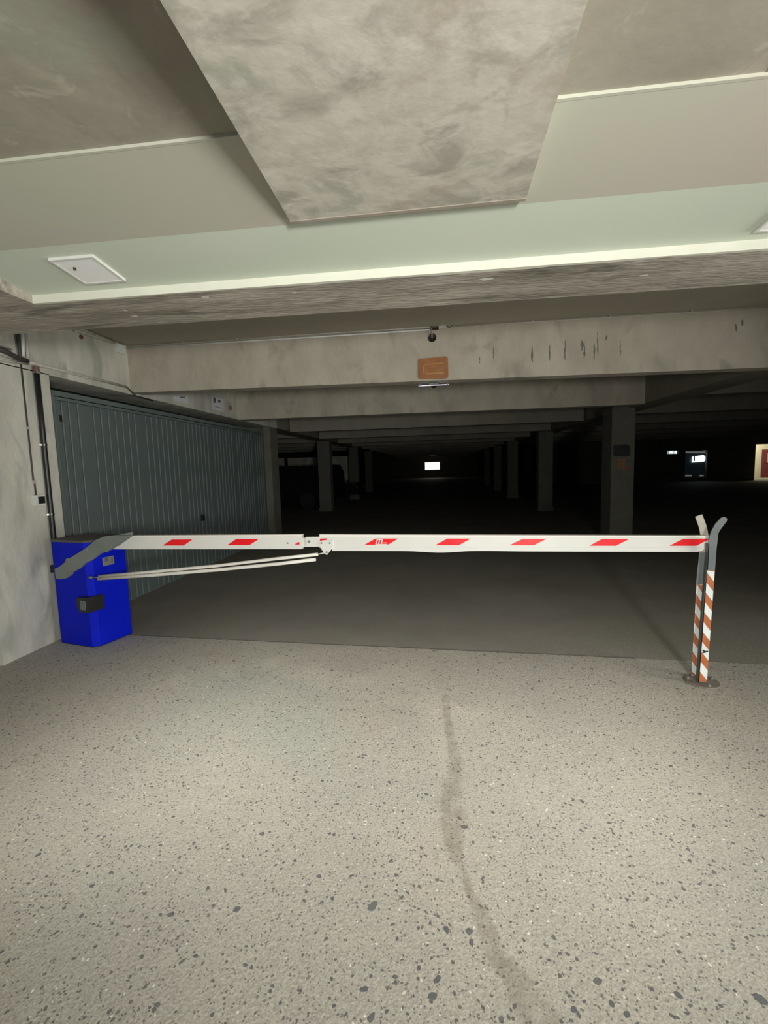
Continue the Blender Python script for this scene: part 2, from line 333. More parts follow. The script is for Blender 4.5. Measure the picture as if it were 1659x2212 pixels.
for q in ((443, 642, 8, 5), (290, 683, 7, 3), (270, 670, 4, 4), (635, 632, 6, 3), (1050, 603, 12, 4), (1390, 595, 9, 3)):
    p = at(q[0], q[1], 2, ZF-.001); b2 = bmesh.new(); k = 7
    vv = [b2.verts.new((p.x+math.cos(i*6.283/k)*q[2]*.0028*random.uniform(.7, 1.2), p.y+math.sin(i*6.283/k)*q[3]*.004*random.uniform(.7, 1.2), ZF-.001)) for i in range(k)]; b2.faces.new(vv)
    under(link('paint_fleck', b2, CREAM), dn)
# side downstand on the left
sd = link('trim_2', prism([(-6, -1.6, ZF), (XL, -1.6, ZF), (XL, YE+.012, ZF), (-6, YE+.012, ZF)], (0, 0, .5)), ROUGH)
tag(sd, 'brown rough concrete downstand along the upper left of the entrance ceiling', 'beam', kind='structure')
# low slab hanging over the lane
zf_, zn_ = 2.425, 2.30      # it dips towards the viewer: far edge almost flush with the ceiling
F0, F1 = at(628, 480, 2, zf_), at(1136, 430, 2, zf_)
def on_dip(px, py):
    d = fwd*FPX + RT*(px-W/2) - UP*(py-H/2); k = (zf_-zn_)/1.2; yf = (F0.y+F1.y)/2
    t = (zf_-k*yf-CAMZ)/(d.z-k*d.y); return Vector((0, 0, CAMZ))+d*t
F0, F1 = on_dip(628, 480), on_dip(1136, 430)
N0, N1 = on_dip(345, 0), on_dip(1270, 0)
def ext(f, n, y):
    t = (y-f.y)/(n.y-f.y); return f+(n-f)*t
B0, B1 = ext(F0, N0, -1.55), ext(F1, N1, -1.55)
bm = bmesh.new(); up3 = Vector((0, 0, 1)); lo4 = [B0, B1, F1, F0]
hexa(bm, lo4+[Vector((p.x, p.y, 2.56)) for p in lo4])
sl = link('trim_3', bm, SLAB, bev=.006)
tag(sl, 'mottled concrete slab dipping from the ceiling in the foreground', 'ceiling slab', kind='structure')
bm = bmesh.new(); e = .010; dz = Vector((0, 0, -.004))
hexa(bm, [F0+Vector((0, -e, 0))+dz, F1+Vector((0, -e, 0))+dz, F1+Vector((0, .006, 0))+dz, F0+Vector((0, .006, 0))+dz]+[p+Vector((0, 0, .012)) for p in (F0+Vector((0, -e, 0)), F1+Vector((0, -e, 0)), F1+Vector((0, .006, 0)), F0+Vector((0, .006, 0)))])
link('drip_edge', bm, M('drip_edge_concrete', (.27, .235, .19), .9, var=(.35, .31, .255), scale=9), sl, bev=.002)

# recessed ceiling access panels
def hatch(px, side, label, lock):
    a = [Vector(v) for v in px]; root = empty('ceiling_panel', tuple(sum(a, Vector())/4), label, 'ceiling panel', 'white panels in the entrance ceiling')
    cx, cy = root.location.x, root.location.y; zt = root.location.z
    x0, x1, y0, y1 = min(v.x for v in a)-cx, max(v.x for v in a)-cx, min(v.y for v in a)-cy, max(v.y for v in a)-cy
    fr = wallgrid(x0, x1, y0, y1, -.012, .0, [(x0+.012, x1-.012, y0+.012, y1-.012)])
    for v in fr.verts: v.co = Vector((v.co.x, v.co.z, v.co.y+v.co.z*slope_s))
    link('frame', fr, WHITE, root)
    pn = B(x0+.013, x1-.013, y0+.013, y1-.013, -.010, .01)
    for v in pn.verts: v.co.z += v.co.y*slope_s
    link('panel', pn, PANELW, root)
    if lock: link('lock', tube([(x0+.065, y0+.07, -.012-.003), (x0+.065, y0+.07, .0)], .006, 10), BLACKP, root)
slope_s = (2.414-2.45)/(YE-YC_)
def on_sage(px, py):
    # solve for the tilted sage plane
    z = 2.43
    for _ in range(20): p = at(px, py, 2, z); z = 2.45+slope_s*(p.y-YC_)
    return p
q4 = [on_sage(*p) for p in ((97, 557), (196, 550), (277, 603), (188, 609))]
x_l, x_r = (q4[0].x+q4[3].x)/2, (q4[1].x+q4[2].x)/2; y_n, y_f = (q4[0].y+q4[1].y)/2, (q4[2].y+q4[3].y)/2
def quad(xl, xr, yn, yf): return [(x, y, 2.45+slope_s*(y-YC_)) for x, y in ((xl, yn), (xr, yn), (xr, yf), (xl, yf))]
hatch(quad(x_l, x_r, y_n, y_f), 0, 'white framed panel in the ceiling at the left above the garage door', True)
pr = on_sage(1627, 497)
hatch(quad(pr.x, pr.x+.21, pr.y-.255, pr.y), 1, 'white framed panel in the ceiling cut off by the right edge of the photo', False)

# ------------------------------------------------------------------ deep beams
CONC_SHADE = streak_mat('shaded_beam_concrete', (.21, .20, .155), (.27, .25, .20), (1.6, 1, .9), 1.6)  # darker copy of the beam concrete; the dimness of the depth is painted in
def beam(y0, y1, x0, x1, label, kind_m=None, zl=2.41, zr=2.385, holes=(), top=ZC+.02):
    root = empty('ceiling_beam', ((x0+x1)/2, y0, ZB), label, 'beam', kind='structure')
    bm = bmesh.new()
    if not holes:
        hexa(bm, [(x0, y0, zl), (x1, y0, zr), (x1, y1, zr), (x0, y1, zl), (x0, y0, top), (x1, y0, top), (x1, y1, top), (x0, y1, top)])
    else:
        hx, hz, hr = holes; s = hr*1.6
        for a, b in ((x0, hx-s), (hx+s, x1)): 
            za, zb = zl+(zr-zl)*(a-x0)/(x1-x0), zl+(zr-zl)*(b-x0)/(x1-x0)
            hexa(bm, [(a, y0, za), (b, y0, zb), (b, y1, zb), (a, y1, za), (a, y0, top), (b, y0, top), (b, y1, top), (a, y1, top)])
        a, b = hx-s, hx+s; za, zb = zl+(zr-zl)*(a-x0)/(x1-x0), zl+(zr-zl)*(b-x0)/(x1-x0); zt = min(hz+s, top)
        hexa(bm, [(a, y0, za), (b, y0, zb), (b, y1, zb), (a, y1, za), (a, y0, hz-s), (b, y0, hz-s), (b, y1, hz-s), (a, y1, hz-s)])
        n = 24
        def sq(t):
            c, s2 = math.cos(t), math.sin(t); k = max(abs(c), abs(s2)); return hx+c/k*s, min(hz+s2/k*s, top)
        R = []
        for i in range(n):
            t = 2*math.pi*i/n; ox, oz = sq(t); ix, iz = hx+math.cos(t)*hr, hz+math.sin(t)*hr
            R.append([bm.verts.new((ox, y0, oz)), bm.verts.new((ix, y0, iz)), bm.verts.new((ix, y1, iz)), bm.verts.new((ox, y1, oz))])
        for i in range(n):
            p, q = R[i], R[(i+1) % n]
            for k in range(3): bm.faces.new((p[k], q[k], q[k+1], p[k+1]))
    bmesh.ops.remove_doubles(bm, verts=bm.verts, dist=1e-5)
    under(link('beam_body', bm, kind_m or (CONC if y0 < 9 and x0 < 3 else CONC_SHADE)), root); return root
bw = .22
b2 = beam(4.985, 5.16, XW, 3.9, 'nearest deep concrete beam carrying the orange taped panel and the round hole', holes=(.02, 2.845, .047), zl=2.43, zr=2.36)
# right continuation of that beam
bx = beam(4.985, 5.16, 3.9, 23, 'continuation of the nearest beam over the right hand aisle', zl=2.36, zr=2.36)
b3 = beam(7.9, 8.12, XW, 3.45, 'second deep beam, behind the one with the orange taped panel', holes=(.05, 2.852, .055), zl=2.405, zr=2.385)
ys = [10.75, 13.6, 16.45, 19.3, 22.2, 25.1, 28, 31, 34, 37, 40, 43, 46, 49, 52]
ordn = ['third', 'fourth', 'fifth', 'sixth', 'seventh', 'eighth', 'ninth', 'tenth', 'eleventh', 'twelfth', 'thirteenth', 'fourteenth', 'fifteenth', 'sixteenth', 'seventeenth']
for y, n_ in zip(ys, ordn):
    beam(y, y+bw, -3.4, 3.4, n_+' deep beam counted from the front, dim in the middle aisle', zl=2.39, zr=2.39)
for y, n_ in zip([7.9]+ys[:6], ['second']+ordn):
    beam(y, y+.2, 3.95, 23, n_+' row of beams over the dark right hand aisle', zl=2.50, zr=2.50)
    if y > 10: beam(y, y+bw, -13, -3.85, n_+' row of beams over the dark parking bays on the left', zl=2.45, zr=2.45)
gd = link('girder', B(3.45, 3.9, 5.17, 54, 2.40, ZC), CONC_SHADE); tag(gd, 'long concrete girder running into the depth along the right hand columns', 'beam', kind='structure')
gd2 = link('girder', B(-3.85, -3.44, 9.95, 54, 2.42, ZC), CONC_SHADE); tag(gd2, 'long dark girder running into the depth beyond the left garage door', 'beam', kind='structure')
# damp streaks on the nearest beam
for px, y0, y1, wd in ((1291, 718, 775, 2.2), (1284, 742, 778, 3), (1262, 740, 776, 3.5), (1257, 735, 758, 4), (1221, 735, 778, 3), (1187, 745, 780, 3), (1150, 748, 782, 3), (1340, 735, 772, 2), (1066, 750, 775, 2), (1036, 770, 785, 2), (1590, 700, 716, 4), (1604, 690, 704, 4), (1310, 724, 735, 3)):
    n = 6; L_, R_ = [], []
    for i in range(n+1):
        yy = y0+(y1-y0)*i/n; ww = wd*(.25+.75*math.sin(math.pi*(i+.4)/(n+.8)))*random.uniform(.3, .8); j = random.uniform(-1, 1)
        L_.append(at(px-ww+j, yy, 1, 4.9835)); R_.append(at(px+ww+j, yy, 1, 4.9835))
    bm = bmesh.new(); a = [bm.verts.new(p) for p in L_]; b = [bm.verts.new(p) for p in R_]
    for i in range(n): bm.faces.new((a[i], b[i], b[i+1], a[i+1]))
    under(link('damp_streak', bm, MOSS), b2)

# ------------------------------------------------------------------ left wall, garage door
wl = empty('wall_left', (XW, 4, 0), 'pale patchy concrete wall and lintel on the left around the garage door', 'wall', kind='structure')
under(link('pier', prism([(-3.9, 3.13, 0), (XW, 3.13, 0), (XW, 3.86, 0), (XD-.03, 3.86, 0), (XD-.03, 4.0, 0), (-3.9, 4.0, 0)], (0, 0, 2.42)), WALLC, bev=.006), wl)
under(link('lintel', B(-3.9, XW, 3.13, 9.95, 2.412, ZC+.02), WALLC), wl)
under(link('front_return', B(-6, -3.56, -1.6, 3.12, 0, 2.6), WALLC), wl)
dr = empty('door_1', (XD, 4.0, 0), 'grey green corrugated metal garage door along the left wall', 'garage door', kind='structure')
under(link('door_backing', B(XD-.05, XD-.028, 4.0, 9.42, 0, 2.29), DFRM), dr)
under(link('door_frame', (lambda bm: (box(bm, XD-.03, XD+.012, 3.865, 4.03, 0, 2.31), box(bm, XD-.03, XD+.02, 4.03, 9.42, 2.262, 2.31), bm)[-1])(bmesh.new()), DFRM), dr)
under(link('top_rail', B(XD-.03, XD+.028, 4.03, 9.42, 2.222, 2.25), DFRM), dr)
y = 4.04; k = 0; cell = {}
def slat_mesh(wd):
    if wd in cell: return cell[wd]
    g, d = .012, .014
    prof = [(0, 0), (0, d*.6), (g*.45, d), (wd-g, d*.55), (wd-g*.4, 0)]
    bm = prism([(x, yy, 0) for yy, x in prof], (0, 0, 2.21)); bmesh.ops.recalc_face_normals(bm, faces=bm.faces)
    me = bpy.data.meshes.new('door_slat'); bm.to_mesh(me); bm.free(); me.materials.append(DOORM); cell[wd] = me; return me
seq = [.088, .088, .115]
while y < 9.40:
    if k < 3: wd = seq[k]
    else: wd = .214 if (k-3) % 7 == 0 else .1125
    o = bpy.data.objects.new('door_slat', slat_mesh(wd)); C.objects.link(o); o.location = (XD-.02, y, .02); under(o, dr); y += wd; k += 1
p = at(132, 904, 0, XD); under(link('door_notch', B(XD-.01, XD+.004, p.y-.008, p.y+.008, p.z-.03, p.z+.03), BLACKP), dr)
pq = at(437, 1118, 0, XD); under(link('door_handle', B(XD-.01, XD+.03, pq.y-.03, pq.y+.02, pq.z-.05, pq.z+.05), BLACKP, bev=.006), dr)
# pier at the far end of the door
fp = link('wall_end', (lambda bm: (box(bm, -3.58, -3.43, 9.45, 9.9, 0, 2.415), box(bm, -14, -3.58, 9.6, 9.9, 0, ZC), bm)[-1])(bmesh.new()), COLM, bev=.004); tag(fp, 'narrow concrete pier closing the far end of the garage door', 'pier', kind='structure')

# columns
def column(x0, x1, y0, y1, label):
    root = empty('concrete_column', ((x0+x1)/2, y0, 0), label, 'column', 'columns of the dark garage', kind='structure')
    a, b = (x1-x0)/2, y1-y0
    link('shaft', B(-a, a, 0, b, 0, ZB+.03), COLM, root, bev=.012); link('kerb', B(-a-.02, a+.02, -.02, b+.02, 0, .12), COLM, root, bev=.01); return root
cc = column(3.17, 3.56, 8.5, 8.95, 'nearest concrete column on the right, with the dark patch and faded sticker')
for px, y, lb in ((1163, 14.2, 'second column from the front in the right hand row'), (1097, 19.9, 'third column in the right hand row, deep in the dark'), (1068, 25, 'fourth column in the right hand row, barely visible'), (1047, 31, 'fifth column in the right hand row, lost in the dark')):
    p = at(px, 1050, 1, y); column(p.x, p.x+.42, y, y+.4, lb)
for px, y, lb in ((689, 15.4, 'nearest concrete column on the left, in front of the dark car'), (756, 21, 'second column in the left hand row, barely visible'), (790, 27, 'third column in the left hand row, lost in the dark')):
    p = at(px, 1050, 1, y); column(p.x, p.x+.42, y, y+.4, lb)
def on_col(px, py): return at(px, py, 1, 8.498)
ps = []
for i in range(16):
    t = i/16*6.283; c, s = math.cos(t), math.sin(t); k = (abs(c)**6+abs(s)**6)**(-1/6)*random.uniform(.92, 1.04)
    ps.append(on_col(1343+19*c*k, 973+13.5*s*k))
cp = link('paint_patch', prism(ps, (0, -.003, 0)), M('black_paint_patch', (.02, .02, .022), .8, var=(.035, .035, .035), scale=9)); tag(cp, 'blackish painted patch on the nearest right hand column', 'paint patch')
st = empty('sticker', tuple(on_col(1345, 1000)), 'small faded orange and brown sticker on the nearest right hand column', 'sticker')
under(link('sticker_top', prism([on_col(1334, 992), on_col(1352, 992), on_col(1352, 995), on_col(1334, 995)], (0, -.003, 0)), ORANGE), st)
under(link('sticker_body', prism([on_col(1334, 997), on_col(1353, 997), on_col(1350, 1012), on_col(1333, 1014)], (0, -.003, 0)), M('faded_brown_sticker', (.2, .12, .06), .7, var=(.26, .13, .06), scale=20)), st)
under(link('sticker_scrap', prism([on_col(1351, 1009), on_col(1361, 1009), on_col(1360, 1017), on_col(1352, 1016)], (0, -.003, 0)), M('faded_red_sticker', (.25, .06, .04), .7, var=(.2, .08, .05), scale=20)), st)

# far enclosure
wins = []
WY = 54
a, b = at(917, 998, 1, WY), at(951, 1015, 1, WY)
w1 = (a.x, b.x, b.z, a.z)
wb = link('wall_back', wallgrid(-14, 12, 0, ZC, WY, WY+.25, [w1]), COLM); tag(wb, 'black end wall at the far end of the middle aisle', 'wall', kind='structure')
wr = 30.
def R4(p, q, y): 
    a, b = at(*p, 1, y), at(*q, 1, y); return (a.x, b.x, max(b.z, .0), a.z)
hA = R4((1441, 974), (1466, 980), wr); hB = R4((1481, 974), (1526, 1031), wr); hC = R4((1633, 960), (1690, 1040), wr)
hC = (hC[0], 22.6, 0, hC[3])
wb2 = link('wall_rear', wallgrid(7, 24, 0, ZC, wr, wr+.2, [hA, hB, hC]), COLM); tag(wb2, 'black rear wall of the right hand aisle with bright openings', 'wall', kind='structure')
tag(link('wall_right', (lambda bm: (box(bm, 23.8, 24, -1.6, 34, 0, ZC+.1), box(bm, 11.8, 12, wr+.2, WY, 0, ZC+.1), bm)[-1])(bmesh.new()), COLM), 'concrete side wall closing the right hand aisle', 'wall', kind='structure')
tag(link('wall_side', (lambda bm: (box(bm, -14, -13.8, -1.6, WY, 0, ZC+.1), bm)[-1])(bmesh.new()), COLM), 'concrete side wall closing the parking bays on the left', 'wall', kind='structure')
# entrance wall behind the viewer
tag(link('wall_front', wallgrid(-6, 24, 0, 2.9, -1.8, -1.6, [(-1.6, 3.0, 0, 2.3)]), WALLC), 'concrete entrance wall behind the viewer with the vehicle opening', 'wall', kind='structure')
def window(name, h, y, mat, label, mull=()):
    root = empty(name, ((h[0]+h[1])/2, y, h[2]), label, 'window', kind='structure')
    x0, x1 = h[0]-root.location.x, h[1]-root.location.x; hh = h[3]-h[2]; f = .06
    link('window_frame', wallgrid(x0, x1, 0, hh, .02, .10, [(x0+f, x1-f, f, hh-f)]), WHITE2, root)
    link('pane', B(x0+f, x1-f, .05, .06, f, hh-f), mat, root); return root
window('window_1', w1, WY, SKYP, 'bright daylight opening at the far end of the middle aisle')
tl = empty('tube_lamp', tuple(at(934, 985, 1, 40)), 'faint tube lamp above the bright far opening', 'lamp')
p = tl.location; link('tube', tube([(-.22, 0, 0), (.22, 0, 0)], .03, 8), GALV, tl); link('housing', B(-.26, .26, -.03, .03, .02, .07), GALV, tl)
# right opening: framed view of a lit yard with a pale gable and a car silhouette
wo = empty('window_2', (hB[0], wr, hB[2]), 'opening in the dark on the right with a small bluish daylight patch', 'window', kind='structure')
def fq(pts, y, m, name, root, d=.05): under(link(name, prism([at(*p, 1, y) for p in pts], (0, d, 0)), m), root)
DIM = M('dim_teal_pane', (.01, .013, .014), .5, var=(.014, .02, .02), scale=2, emis=((.35, .6, .7), .008))
GREYP = M('grey_lit_lintel', (.3, .3, .28), .5, var=(.2, .2, .2), scale=2, emis=((.8, .85, .8), .16))
fq([(1480, 973), (1528, 973), (1528, 1032), (1480, 1032)], wr+.5, DIM, 'dim_pane', wo)
fq([(1481, 975), (1526, 975), (1526, 979), (1481, 979)], wr+.42, GREYP, 'lit_lintel', wo)
fq([(1496, 987), (1520, 983), (1526, 990), (1521, 997), (1495, 999)], wr+.42, SKYB, 'bright_patch', wo)
fq([(1499.5, 985), (1501.5, 985), (1501.5, 996), (1499.5, 996)], wr+.38, DFRM, 'glazing_bar', wo, .03)
fq([(1481, 1026), (1494, 1026), (1494, 1029), (1481, 1029)], wr+.42, GREYP, 'sill_glint', wo); fq([(1512, 1026), (1520, 1026), (1520, 1029), (1512, 1029)], wr+.42, GREYP, 'sill_glint', wo)
wo3 = empty('window_3', (hA[0], wr, hA[2]), 'thin bright slot in the dark left of the bluish opening', 'window', kind='structure')
for k in range(4): fq([(1441+k*6.3, 974), (1446.3+k*6.3, 974), (1446.3+k*6.3, 980), (1441+k*6.3, 980)], wr+.3, M('slot_pane', (.5, .55, .5), .5, var=(.6, .6, .6), scale=2, emis=((.85, .95, .95), (.4, 1.4, .9, 1.8)[k])), 'pane', wo3)
# cream lobby at the right edge with a dark red door
lob = link('wall_lobby', (lambda bm: (box(bm, 19.3, 23, 33.2, 33.4, 0, 2.9), box(bm, 19.2, 19.4, wr+.2, 33.4, 0, 2.9), box(bm, 23, 23.2, wr+.2, 33.4, 0, 2.9), box(bm, 19.2, 23.2, wr+.2, 33.4, 2.9, 3.0), bm)[-1])(bmesh.new()), FARW); tag(lob, 'lit cream wall seen through the opening at the right edge', 'wall', kind='structure')
rd = empty('door_2', tuple(at(1649, 1034, 1, 33.15)), 'dark red door in the cream lobby at the right edge', 'door', kind='structure')
a_, b_ = at(1648, 971, 1, 33.1), at(1692, 1032, 1, 33.1)
under(link('door_leaf', B(a_.x, b_.x, 33.1, 33.18, .02, a_.z), DRED, bev=.01), rd)
under(link('door_pane', B(a_.x+.3, b_.x-.3, 33.06, 33.1, 1.0, a_.z-.25), M('pinkish_lit_glass', (.5, .4, .45), .3, var=(.55, .45, .5), scale=3), bev=.005), rd)
under(link('door_handle', tube([(a_.x+.12, 33.02, 1.05), (a_.x+.26, 33.02, 1.05)], .015, 8), GALV), rd)
area('lobby_lamp', (21, 31.6, 2.8), (21, 32.6, 1.0), 1.6, .4, 90, (1., .95, .75))

# orange-tape panel, on the nearest beam
ob = empty('taped_panel', tuple(at(935, 797, 1, 4.985)), 'orange brown tape covered rectangular panel on the nearest beam', 'panel')
pts = []
for cx_, cy_, a0 in ((962, 776, -90), (963, 812, 0), (909, 814, 90), (909, 781, 180)):
    for k in range(4):
        t = math.radians(a0+k*30); pts.append(at(cx_+5.5*math.cos(t), cy_+5.5*math.sin(t), 1, 4.985))
under(link('panel_face', prism(pts, (0, -.014, 0)), TAPE), ob)
for q in ([(916, 786), (958, 783), (958, 786), (917, 789)], [(919, 806), (959, 803), (959, 807), (920, 810)], [(913, 790), (917, 790), (917, 808), (914, 808)]):
    under(link('tape_fold', prism([at(*p, 1, 4.971) for p in q], (0, -.003, 0)), M('light_tape_fold', (.46, .2, .06), .4, var=(.38, .16, .045), scale=20)), ob)
# thin lit strip below
sp = empty('strip_light', (.03, 5.10, 2.368), 'thin glowing strip light under the beam just below the orange taped panel', 'strip light')
link('tube', B(-.165, .165, -.008, .008, -.003, .003), STRIP, sp, bev=.002); link('housing', B(-.05, .05, -.02, .02, .003, .022), DFRM, sp)
for s in (-.15, .15): link('end_clip', B(s-.008, s+.008, -.01, .01, -.002, .022), DFRM, sp)

# ------------------------------------------------------------------ conduits and wall fittings
def conduit(name, pts, r, m, label, clips=(), cat='conduit', clipm=None, cl_up=.03):
    root = empty(name, tuple(pts[0]), label, cat); under(link('pipe' if r > .012 else 'tube', tube(pts, r, 10), m, smooth=True), root)
    for c, sz in clips: under(link('clip', B(c[0]-sz[0], c[0]+sz[0], c[1]-sz[1], c[1]+sz[1], c[2]-sz[2], c[2]+sz[2]), clipm or m, bev=.001), root)
    return root
yb_ = 4.985
pa, pb, pc = at(275, 751, 1, yb_-.02), at(930, 711, 1, yb_-.02), at(928, 704, 1, yb_-.02)
conduit('conduit', [at(275, 752.5, 1, yb_-.016), at(600, 733, 1, yb_-.016), at(930, 712, 1, yb_-.016)], .0085, WPVC, 'lower white conduit along the top of the nearest beam, ending at the round hole',)
up_clips = [(tuple(at(x, y, 1, yb_-.02)), (.004, .012, .016)) for x, y in ((394, 737), (512, 731), (641, 722), (773, 713), (908, 704))]
conduit('conduit', [at(275, 745, 1, yb_-.016), at(600, 726, 1, yb_-.016), at(930, 706.5, 1, yb_-.016)], .0075, PVC, 'upper grey conduit with clips along the top of the nearest beam', up_clips)
rc = [(tuple(at(x, y, 1, yb_-.016)), (.003, .010, .014)) for x, y in ((989, 701), (1150, 692), (1318, 682), (1494, 671.5))]
conduit('conduit', [at(985, 705, 1, yb_-.012), at(1150, 695.5, 1, yb_-.012), at(1318, 685.5, 1, yb_-.012), at(1494, 675, 1, yb_-.012), at(1665, 665, 1, yb_-.012)], .0045, PVC, 'thin pale cable with clips along the right half of the nearest beam', rc, cat='cable', clipm=WPVC)
jb = empty('junction_box', tuple(at(955, 705, 1, yb_)), 'small grey junction box at the top of the nearest beam right of the hole', 'junction box')
a, b = at(947, 699, 1, yb_), at(964, 711, 1, yb_)
under(link('box_body', B(a.x, b.x, yb_-.03, yb_, b.z, a.z), PVC, bev=.003), jb); under(link('lid', B(a.x+.006, b.x-.006, yb_-.034, yb_-.03, b.z+.006, a.z-.006), PVC, bev=.001), jb)
def hole_cable(pxs, r, label):
    o = link('cable', tube([at(x, y, 1, yy) for x, y, yy in pxs], r, 8), CABLE if r < .006 else GALV, smooth=True); tag(o, label, 'cable')
hole_cable([(929, 705, 4.96), (934, 706, 4.955), (940, 703, 4.96), (947, 706, 4.965)], .004, 'dark cable joining the conduits to the small junction box')
hole_cable([(931, 709, 4.955), (933, 716, 4.955), (933, 728, 4.97), (934, 735, 5.1)], .0075, 'grey cable dropping into the round hole of the nearest beam')
hole_cable([(963, 703, 4.965), (972, 708, 4.97), (980, 702, 4.97), (987, 702, 4.972)], .0035, 'dark tangled cable right of the small junction box')
# along the left wall, upper
cw = [(tuple(at(x, y, 0, XW+.02)), (.010, .006, .01)) for x, y in ((206, 725), (240, 737))]
conduit('conduit', [at(160, 713, 0, XW+.02), at(220, 731.5, 0, XW+.02), at(247, 740, 0, XW+.02)], .013, PVC, 'grey conduit high on the left wall, running to the nearest beam', cw)
q = at(257, 753, 0, XW); wj = empty('junction_box', tuple(q), 'small square junction box in the corner where the left wall meets the nearest beam', 'junction box')
under(link('box_body', B(XW, XW+.03, q.y-.07, q.y+.07, q.z-.05, q.z+.04), WPVC, bev=.005), wj); under(link('lid', B(XW+.03, XW+.036, q.y-.055, q.y+.055, q.z-.04, q.z+.03), WPVC, bev=.002), wj)
q = at(174, 728, 0, XW); tag(link('wall_plug', tube([(XW, q.y, q.z), (XW+.015, q.y, q.z)], .02, 10), RUST), 'small brown round plug high on the left wall', 'plug')
# long conduit above the door
cl = [(tuple(at(x, y, 0, XW+.012)), (.012, .018, .010)) for x, y in ((84, 791), (185, 817))]
P0 = at(64, 783, 0, XW+.015); P1 = at(274, 836, 0, XW+.015)
conduit('conduit', [P0, (P0+P1)/2, P1], .013, PVC, 'long grey conduit above the garage door on the left lintel', cl)
conduit('conduit', [P1, at(283, 845, 0, XW+.02), (XW+.03, 5.03, 2.40), (XW+.03, 5.35, 2.39)], .009, CABLE, 'short dark cable ducking under the nearest beam at the left wall', cat='cable')
tag(link('cable', tube([(XW+.02, 5.03, 2.40), (XW, 4.9, 2.385), (XD+.05, 4.75, 2.38)], .007, 8), CABLE), 'dark cable crossing the shadow gap above the garage door', 'cable')
# black downpipe with chrome clamps
dp = empty('downpipe', tuple(at(128, 1392, 0, XW+.03)), 'black vertical pipe with bright clamps on the left wall beside the blue cabinet', 'pipe')
dy = 3.70
under(link('pipe', tube([(XW+.028, dy, z) for z in (.02, .6, 1.2, 1.9, 2.40)], .022, 14), BLACKP, smooth=True), dp)
under(link('pipe_cap', tube([(XW+.028, dy, 2.40), (XW+.028, dy, 2.455)], .024, 14), RUST), dp)
for px, py in ((71, 803), (88, 961), (103, 1112)):
    z = at(px, py, 0, XW+.03).z; cr = under(link('clamp', tube([(XW+.028, dy, z-.008), (XW+.028, dy, z+.008)], .026, 14), CHROME), dp)
    under(link('clamp', B(XW, XW+.02, dy-.035, dy+.035, z-.007, z+.007), CHROME), dp)
z = at(104, 1230, 0, XW).z; under(link('elbow', tube([(XW+.01, dy-.05, z), (XW+.04, dy-.02, z), (XW+.05, dy, z)], .035, 12), BLACKP, smooth=True), dp)
# thin conduit to the switch
sy = at(80, 1070, 0, XW).y
sw = empty('light_switch', tuple(at(85, 1079, 0, XW)), 'white surface switch with dark rocker on the left wall, beside the black pipe', 'switch')
a, b = at(78, 1070, 0, XW+.02), at(97, 1090, 0, XW+.02); cy_ = (a.y+b.y)/2-.01; cz = (a.z+b.z)/2
under(link('back_box', B(XW, XW+.035, cy_-.045, cy_+.045, cz-.045, cz+.045), WPVC, bev=.006), sw); under(link('rocker', B(XW+.035, XW+.042, cy_-.028, cy_+.034, cz-.030, cz+.030), BLACKP, bev=.004), sw)
zt = 2.46; ct = conduit('conduit', [(XW+.01, cy_-.02, cz+.045), (XW+.01, cy_-.02, cz+.14), (XW+.01, cy_-.03, cz+.18), (XW+.01, cy_-.03, zt)], .006, CABLE, 'thin vertical cable on the left wall dropping to the white switch', [((XW+.01, cy_-.025, cz+.16), (.008, .012, .014)), ((XW+.01, cy_-.03, cz+.62), (.008, .012, .010))], cat='cable', clipm=PVC)
# services in the upper left corner
def wp(px, py, d=0.): return at(px, py, 0, XW+d)
conduit('conduit', [wp(-20, 755, .03), wp(10, 768, .03), wp(40, 778, .03)], .010, PVC, 'upper of two grey pipes leaving the photo at the left edge')
conduit('conduit', [wp(-20, 772, .02), wp(20, 781, .02), wp(60, 786, .02)], .010, PVC, 'lower of two grey pipes leaving the photo at the left edge')
conduit('conduit', [wp(48, 716, .03), wp(50, 770, .03)], .016, WPVC, 'white vertical pipe in the upper left corner beside the lintel')
conduit('conduit', [wp(55, 716, .02), wp(58, 740, .02), wp(60, 775, .02)], .012, PVC, 'pale vertical pipe in the upper left corner, right of the white one')
conduit('cable', [wp(38, 716, .03), wp(41, 745, .03), wp(43, 770, .03), wp(50, 778, .03)], .014, CABLE, 'dark cable bundle in the upper left corner', cat='cable')
tag(link('cable', tube([wp(-15, 750, .055), wp(15, 760, .06), wp(40, 774, .075), wp(58, 780, .06)], .02, 8), CABLE, smooth=True), 'dark thick cable above the two grey pipes at the left edge', 'cable')
u = empty('junction_box', tuple(wp(10, 745)), 'large grey junction box at the upper left edge', 'junction box'); a, b = wp(-8, 738, .05), wp(27, 756, .05)
under(link('box_body', B(XW, XW+.05, a.y, b.y, b.z, a.z-.02), GALV, bev=.006), u); under(link('lid', B(XW+.05, XW+.056, a.y+.01, b.y-.01, b.z+.01, a.z-.03), GALV, bev=.002), u)
a, b = wp(-8, 724, .04), wp(9, 734, .04); tag(link('mounting_plate', B(XW, XW+.02, a.y, b.y, b.z, a.z), WPVC, bev=.003), 'small pale plate above the large grey junction box', 'plate')
